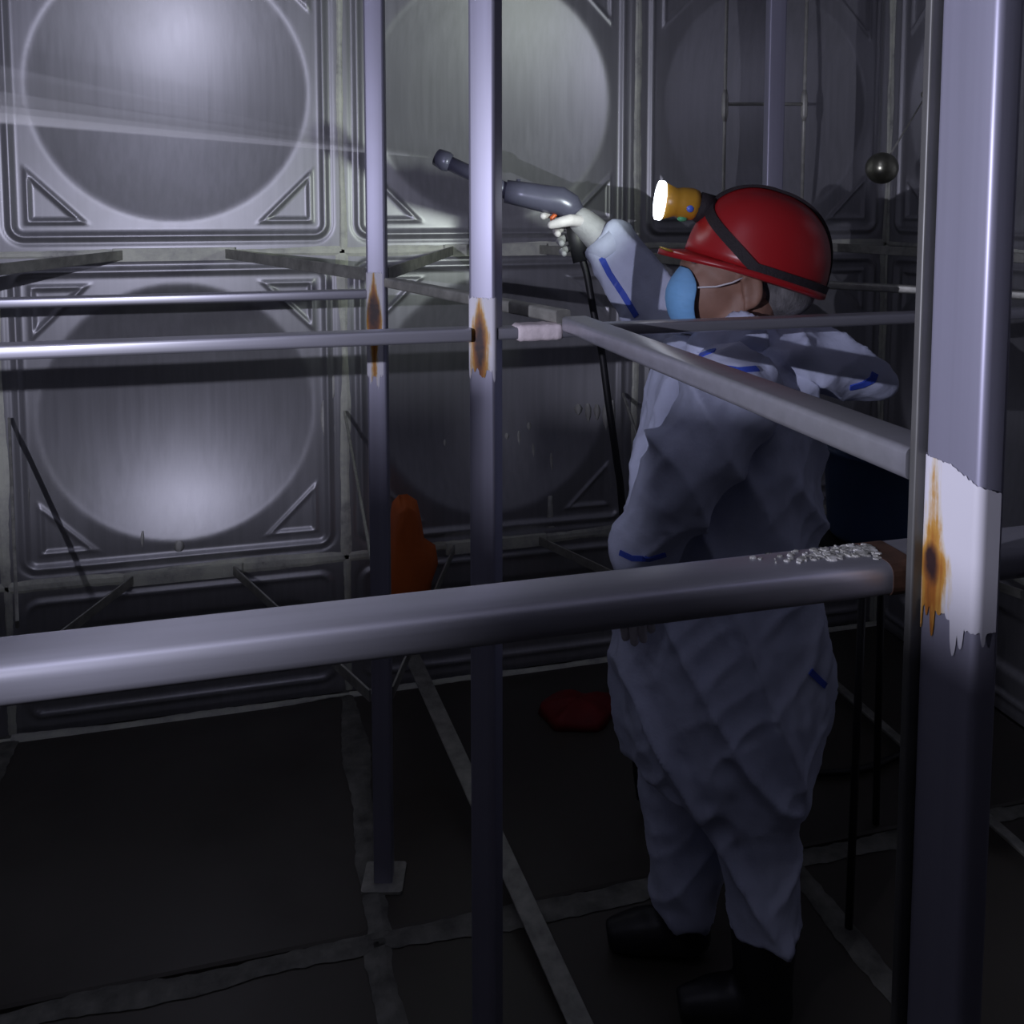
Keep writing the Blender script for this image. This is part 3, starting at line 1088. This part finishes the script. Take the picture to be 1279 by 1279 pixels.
# head lamp
l0, l1 = rel(B(822, 250, 0.0)), rel(B(872, 256, 0.0))
la = (l0 - l1).normalized()
hl = MB().tube([l1, l1 + la * 0.012, l1 + la * 0.035, l1 + la * 0.047, l1 + la * 0.075], [0.030, 0.034, 0.033, 0.030, 0.040], 22).build('headlamp_body', M['amber'], helmet, True)
MB().tube([l1 + la * 0.073, l1 + la * 0.076, l1 + la * 0.086, l1 + la * 0.088], [0.040, 0.042, 0.041, 0.034], 24).build('headlamp_lens', M['lens'], helmet, True)
MB().tube([l1 + la * 0.004, l1 - la * 0.022 - UZ * 0.01], [0.030, 0.036], 14).build('headlamp_bracket', M['strap'], helmet, True)
MB().ball(l1 + la * 0.022 + NN * 0.031 - UZ * 0.010, (0.008, 0.005, 0.008), 12, 8, hax).build('switch_button', M['bluedot'], helmet, True)
MB().ball(l1 + la * 0.034 + NN * 0.010 - UZ * 0.033, (0.011, 0.008, 0.006), 12, 8, hax).build('green_glow', M['green'], helmet, True)  # green glow under the lamp, put in as plain colour on a bead
sd_ = bpy.data.lights.new('headlamp_beam', 'SPOT')
sd_.energy = 16
sd_.color = (0.86, 0.95, 0.86)
sd_.spot_size = rad(84)
sd_.spot_blend = 1.0
sd_.shadow_soft_size = 0.02
so = bpy.data.objects.new('headlamp_beam', sd_)
so.location = PO + l1 + la * 0.10
C.objects.link(so)
aim(so, PY(525, 170, BACK))

# gloved hands ------------------------------------------------------
ZG = ZB + 0.50


def G(px, py, n=0.0):
    return P(px, py, ZG - n)


def relg(px, py, n=0.0):
    return rel(G(px, py, n))


gl = MB()
gl.tube([relg(768, 312), relg(752, 300), relg(736, 285), relg(724, 274), relg(718, 268)], [0.050, 0.050, 0.047, 0.042, 0.034], 18, True, None, 0.9)
glove = fused('glove', gl, M['glove'], person, 0.006, 4)
# thumb along the near side, index on the trigger, three fingers round the grip
def finger(pts, rs, mat, name='finger'):
    mbf = MB().tube([relg(*p) for p in pts], rs, 12)
    for p, r in ((pts[0], rs[0]), (pts[-1], rs[-1])):
        mbf.ball(relg(*p), r, 12, 8)
    return fused(name, mbf, mat, glove, 0.0035, 2)


finger([(724, 276, 0.030), (712, 275, 0.050), (700, 278, 0.055), (689, 281, 0.052)], [0.017, 0.0165, 0.0145, 0.0115], M['glove_tip'], 'thumb')
finger([(716, 268, -0.03), (700, 266, -0.035), (684, 268, -0.02), (679, 270, 0.004)], [0.0125, 0.012, 0.011, 0.010], M['glove_tip'])
finger([(716, 282, -0.03), (703, 284, -0.030), (695, 289, 0.0), (697, 292, 0.028)], [0.0125, 0.012, 0.011, 0.010], M['glove_tip'])
finger([(720, 294, -0.03), (707, 297, -0.030), (699, 301, 0.0), (702, 304, 0.026)], [0.0125, 0.0115, 0.0105, 0.0095], M['glove'])
finger([(724, 306, -0.03), (711, 310, -0.030), (702, 314, 0.0), (705, 317, 0.022)], [0.011, 0.0105, 0.0095, 0.0085], M['glove'])
# near hand, relaxed, behind the beam
ng = MB()
ng.tube([rel(B(808, 698, 0.17)), rel(B(804, 716, 0.175)), rel(B(800, 738, 0.18)), rel(B(798, 752, 0.18))], [0.036, 0.038, 0.042, 0.036], 16, True, tuple(NN), 0.62)
nglove = fused('glove', ng, M['glove'], person, 0.006, 3)
for k, (dx, ln) in enumerate(((-18, 52), (-7, 58), (4, 54), (14, 42))):
    mbf = MB().tube([rel(B(800 + dx, 746, 0.18)), rel(B(797 + dx, 746 + ln * 0.5, 0.185)), rel(B(800 + dx, 746 + ln, 0.165))], [0.011, 0.0105, 0.0085], 12)
    fused('finger', mbf, M['glove_tip'], nglove, 0.0035, 2)
fused('thumb', MB().tube([rel(B(790, 718, 0.19)), rel(B(775, 738, 0.20)), rel(B(774, 760, 0.195))], [0.013, 0.012, 0.009], 12), M['glove_tip'], nglove, 0.0035, 2)

# ------------------------------------------------------------------ spray gun, hose, spray
gun = empty('spray_gun', G(715, 262))
tag(gun, 'dark pressure washer gun with orange trigger held in a gloved hand', 'spray gun')
GO = gun.location.copy()


def gg(px, py, n=0.0):
    return G(px, py, n) - GO


MB().tube([gg(722, 268), gg(712, 258), gg(700, 251), gg(680, 248), gg(655, 243), gg(632, 239)], [0.024, 0.036, 0.039, 0.037, 0.034, 0.031], 20).build('gun_body', M['gun'], gun, True)
MB().tube([gg(634, 239), gg(600, 222, -0.02), gg(560, 203, -0.04)], [0.022, 0.020, 0.020], 16).build('lance', M['gun'], gun, True)
MB().tube([gg(563, 204, -0.04), gg(558, 202, -0.04), gg(546, 196, -0.045)], [0.024, 0.028, 0.024], 16).build('nozzle', M['gun'], gun, True)
MB().tube([gg(716, 270), gg(720, 296), gg(728, 326)], [0.022, 0.024, 0.026], 14, True, tuple(NN), 0.8).build('grip', M['black'], gun, True)
MB().tube([gg(700, 262), gg(690, 272), gg(694, 288)], [0.006, 0.007, 0.005], 8).build('trigger', M['trigger'], gun, True)
MB().tube([gg(648, 224), gg(648, 240), gg(648, 257)], [0.006, 0.006, 0.006], 8).build('collar_rib', M['gun'], gun, True)
hose_pts = [G(728, 324), G(734, 345), G(742, 390), G(752, 440), G(760, 500), G(770, 570), G(778, 640)]
hb_ = hose_pts[-1]
hose_pts += [Vector((hb_.x + 0.02, hb_.y - 0.03, 0.35)), Vector((hb_.x + 0.03, hb_.y - 0.06, 0.10)), Vector((hb_.x + 0.10, hb_.y + 0.02, 0.018)), Vector((hb_.x + 0.35, hb_.y + 0.05, 0.014)), Vector((hb_.x + 0.7, hb_.y - 0.03, 0.014)), Vector((hb_.x + 0.95, hb_.y + 0.02, 0.014))]


def curve_tube(name, pts, r, mat, seg=10, sub=8):
    # Catmull-Rom through the points
    out = []
    q = [pts[0]] + pts + [pts[-1]]
    for i in range(1, len(q) - 2):
        for k in range(sub):
            t = k / sub
            a, b_, c, d = q[i - 1], q[i], q[i + 1], q[i + 2]
            out.append(0.5 * ((2 * b_) + (c - a) * t + (2 * a - 5 * b_ + 4 * c - d) * t * t + (3 * b_ - a - 3 * c + d) * t ** 3))
    out.append(pts[-1])
    return MB().tube(out, r, seg).build(name, mat, None, True)


tag(curve_tube('spray_hose', hose_pts, 0.010, M['black']), 'black hose hanging from the spray gun down to the floor', 'hose')

# fan of spray leaving the nozzle towards the left: overlapping sheets of fine mist, densest along the lower edge
s0 = G(544, 198, -0.045)


def mist_mat(name, dens):
    mm = bpy.data.materials.new(name)
    mm.use_nodes = True
    nt = mm.node_tree
    nt.nodes.clear()
    out = N(nt, 'ShaderNodeOutputMaterial')
    v = N(nt, 'ShaderNodeVolumeScatter')
    v.inputs['Color'].default_value = (0.97, 0.97, 1, 1)
    v.inputs['Density'].default_value = dens
    v.inputs['Anisotropy'].default_value = -0.6
    L(nt, v.outputs[0], out.inputs['Volume'])
    return mm


def wedge(lo_y, hi_y, th0, th1):
    lo_e, hi_e = PY(-160, lo_y, 2.05), PY(-160, hi_y, 2.05)
    rings = []
    for i in range(7):
        t = i / 6
        lo, hi = s0.lerp(lo_e, t), s0.lerp(hi_e, t) + Vector((0, 0, 0.003))
        q = th0 + (th1 - th0) * t
        rings.append([lo - s0 + Vector((0, -q, 0)), lo - s0 + Vector((0, q, 0)), hi - s0 + Vector((0, q, 0)), hi - s0 + Vector((0, -q, 0))])
    return MB().loft(rings)


spray = empty('water_spray', s0)
tag(spray, 'white fan of water mist blowing left from the spray gun', 'spray', None, 'stuff')
for nm, lo_y, hi_y, th0, th1, dn in (('spray_core', 138, 126, 0.002, 0.026, 8.0), ('spray_sheet', 140, 114, 0.002, 0.030, 5.0), ('spray_veil', 141, 92, 0.003, 0.036, 2.4), ('spray_haze', 142, 50, 0.004, 0.044, 1.1)):
    wedge(lo_y, hi_y, th0, th1).build(nm, mist_mat(nm, dn), spray)

# ------------------------------------------------------------------ loose things
# orange cloth bundle leaning behind the slim post
ob = MB()
rings = []
for (px0, px1, py) in ((500, 512, 626), (492, 522, 632), (488, 527, 655), (486, 531, 680), (482, 545, 690), (478, 548, 708), (476, 540, 730), (478, 536, 775)):
    c = PY((px0 + px1) / 2, py, 2.72)
    hw = (px1 - px0) / 2 / FPX * 2.8
    rings.append([c + Vector((hw * math.cos(a) * (1 + 0.08 * math.sin(5 * a)), 0.07 * math.sin(a), 0.01 * math.sin(3 * a))) for a in [2 * math.pi * k / 20 for k in range(20)]])
ob.loft(rings)
oo = ob.build('cloth_bundle', M['orange'], None, True)
tag(oo, 'orange cloth bundle half hidden behind the slim post', 'cloth')

# blue bucket on a dark step stool behind the worker
bc = P(1092, 668, 2.12)
stl = empty('step_stool', (bc.x, bc.y, 0))
tag(stl, 'dark thin legged stool behind the worker under the blue bucket', 'stool')
tz = bc.z - 0.004
MB().loft([[Vector((x, y, z)) for x, y in rrect(0.26, 0.26, 0.03)] for z in (tz - 0.02, tz)]).build('stool_top', M['black'], stl)
for sx in (-1, 1):
    for sy in (-1, 1):
        MB().tube([(sx * 0.10, sy * 0.10, tz - 0.015), (sx * 0.14, sy * 0.14, 0.004)], 0.009, 8).build('leg', M['black'], stl, True)
bk = empty('bucket', bc)
tag(bk, 'dark blue plastic bucket behind the worker beside the large post', 'bucket')
prof = [(0.0, 0.0), (0.098, 0.0), (0.106, 0.012), (0.120, 0.205), (0.126, 0.208), (0.126, 0.220), (0.116, 0.220), (0.103, 0.02), (0.0, 0.016)]
MB().loft([[Vector((max(r, 0.001) * math.cos(2 * math.pi * k / 32), max(r, 0.001) * math.sin(2 * math.pi * k / 32), z)) for k in range(32)] for r, z in prof]).build('shell', M['blue'], bk, True)
MB().tube([(0.128 * math.cos(a), 0.10 * math.sin(a), 0.205 - 0.06 * math.sin(a)) for a in [math.pi * k / 12 for k in range(13)]], 0.003, 6).build('handle', M['chrome'], bk, True)

# red rag on the floor
rc = PH(722, 893, 0.0)
rg = MB()
rr_ = []
for (k, z) in ((1.0, 0.002), (0.92, 0.03), (0.55, 0.05), (0.1, 0.055)):
    rr_.append([Vector((0.13 * k * math.cos(a) * (1 + 0.15 * math.sin(3 * a + 1)), 0.10 * k * math.sin(a) * (1 + 0.12 * math.sin(4 * a)), z + 0.006 * math.sin(5 * a) * (k < 0.99))) for a in [2 * math.pi * q / 28 for q in range(28)]])
rg.loft(rr_)
tag(rg.build('rag', M['red'], None, True, rc), 'crumpled dark red rag on the floor beyond the middle post', 'cloth')

# ------------------------------------------------------------------ flood lamp on its stand, left of the photographer
fl_ = empty('flood_lamp', (LAMP.x, LAMP.y, 0))
tag(fl_, 'small flood lamp on a tripod stand left of the photographer', 'lamp')
MB().tube([(0, 0, 1.645), (0, 0, 0.75), (0, 0, 0.30)], [0.010, 0.012, 0.014], 12).build('pole', M['black'], fl_, True)
for k in range(3):
    a = rad(90 + 120 * k)
    MB().tube([(0, 0, 0.62), (0.30 * math.cos(a), 0.30 * math.sin(a), 0.004)], 0.009, 8).build('leg', M['black'], fl_, True)
# unseen tray added to block light; rim notched by azimuth to place the shadows
ring_ = []
for k in range(720):
    az = -180 + 360 * k / 720
    e = 23 if az < 18.5 else 13.6 if az < 25.6 else 18 if az < 27.6 else 13.2 if az < 40 else 11.5 if az < 43 else 20 if az < 47 else 11.5 if az < 58.5 else 40 if az < 68.5 else 15.5 if az < 120 else 20
    r = 0.030 / math.tan(rad(e))
    ring_.append((r * math.sin(rad(az)), r * math.cos(rad(az))))
MB().loft([[Vector((x, y, z)) for x, y in ring_] for z in (1.646, 1.650)]).build('light_blocker', M['black'], fl_)
MB().tube([(-0.02, -0.055, 1.68), (-0.014, -0.040, 1.68), (-0.008, -0.022, 1.68)], [0.024, 0.028, 0.030], 18).build('lamp_head', M['amber'], fl_, True)
MB().tube([(-0.018, -0.05, 1.68), (-0.014, -0.04, 1.649)], 0.006, 8).build('bracket', M['black'], fl_, True)
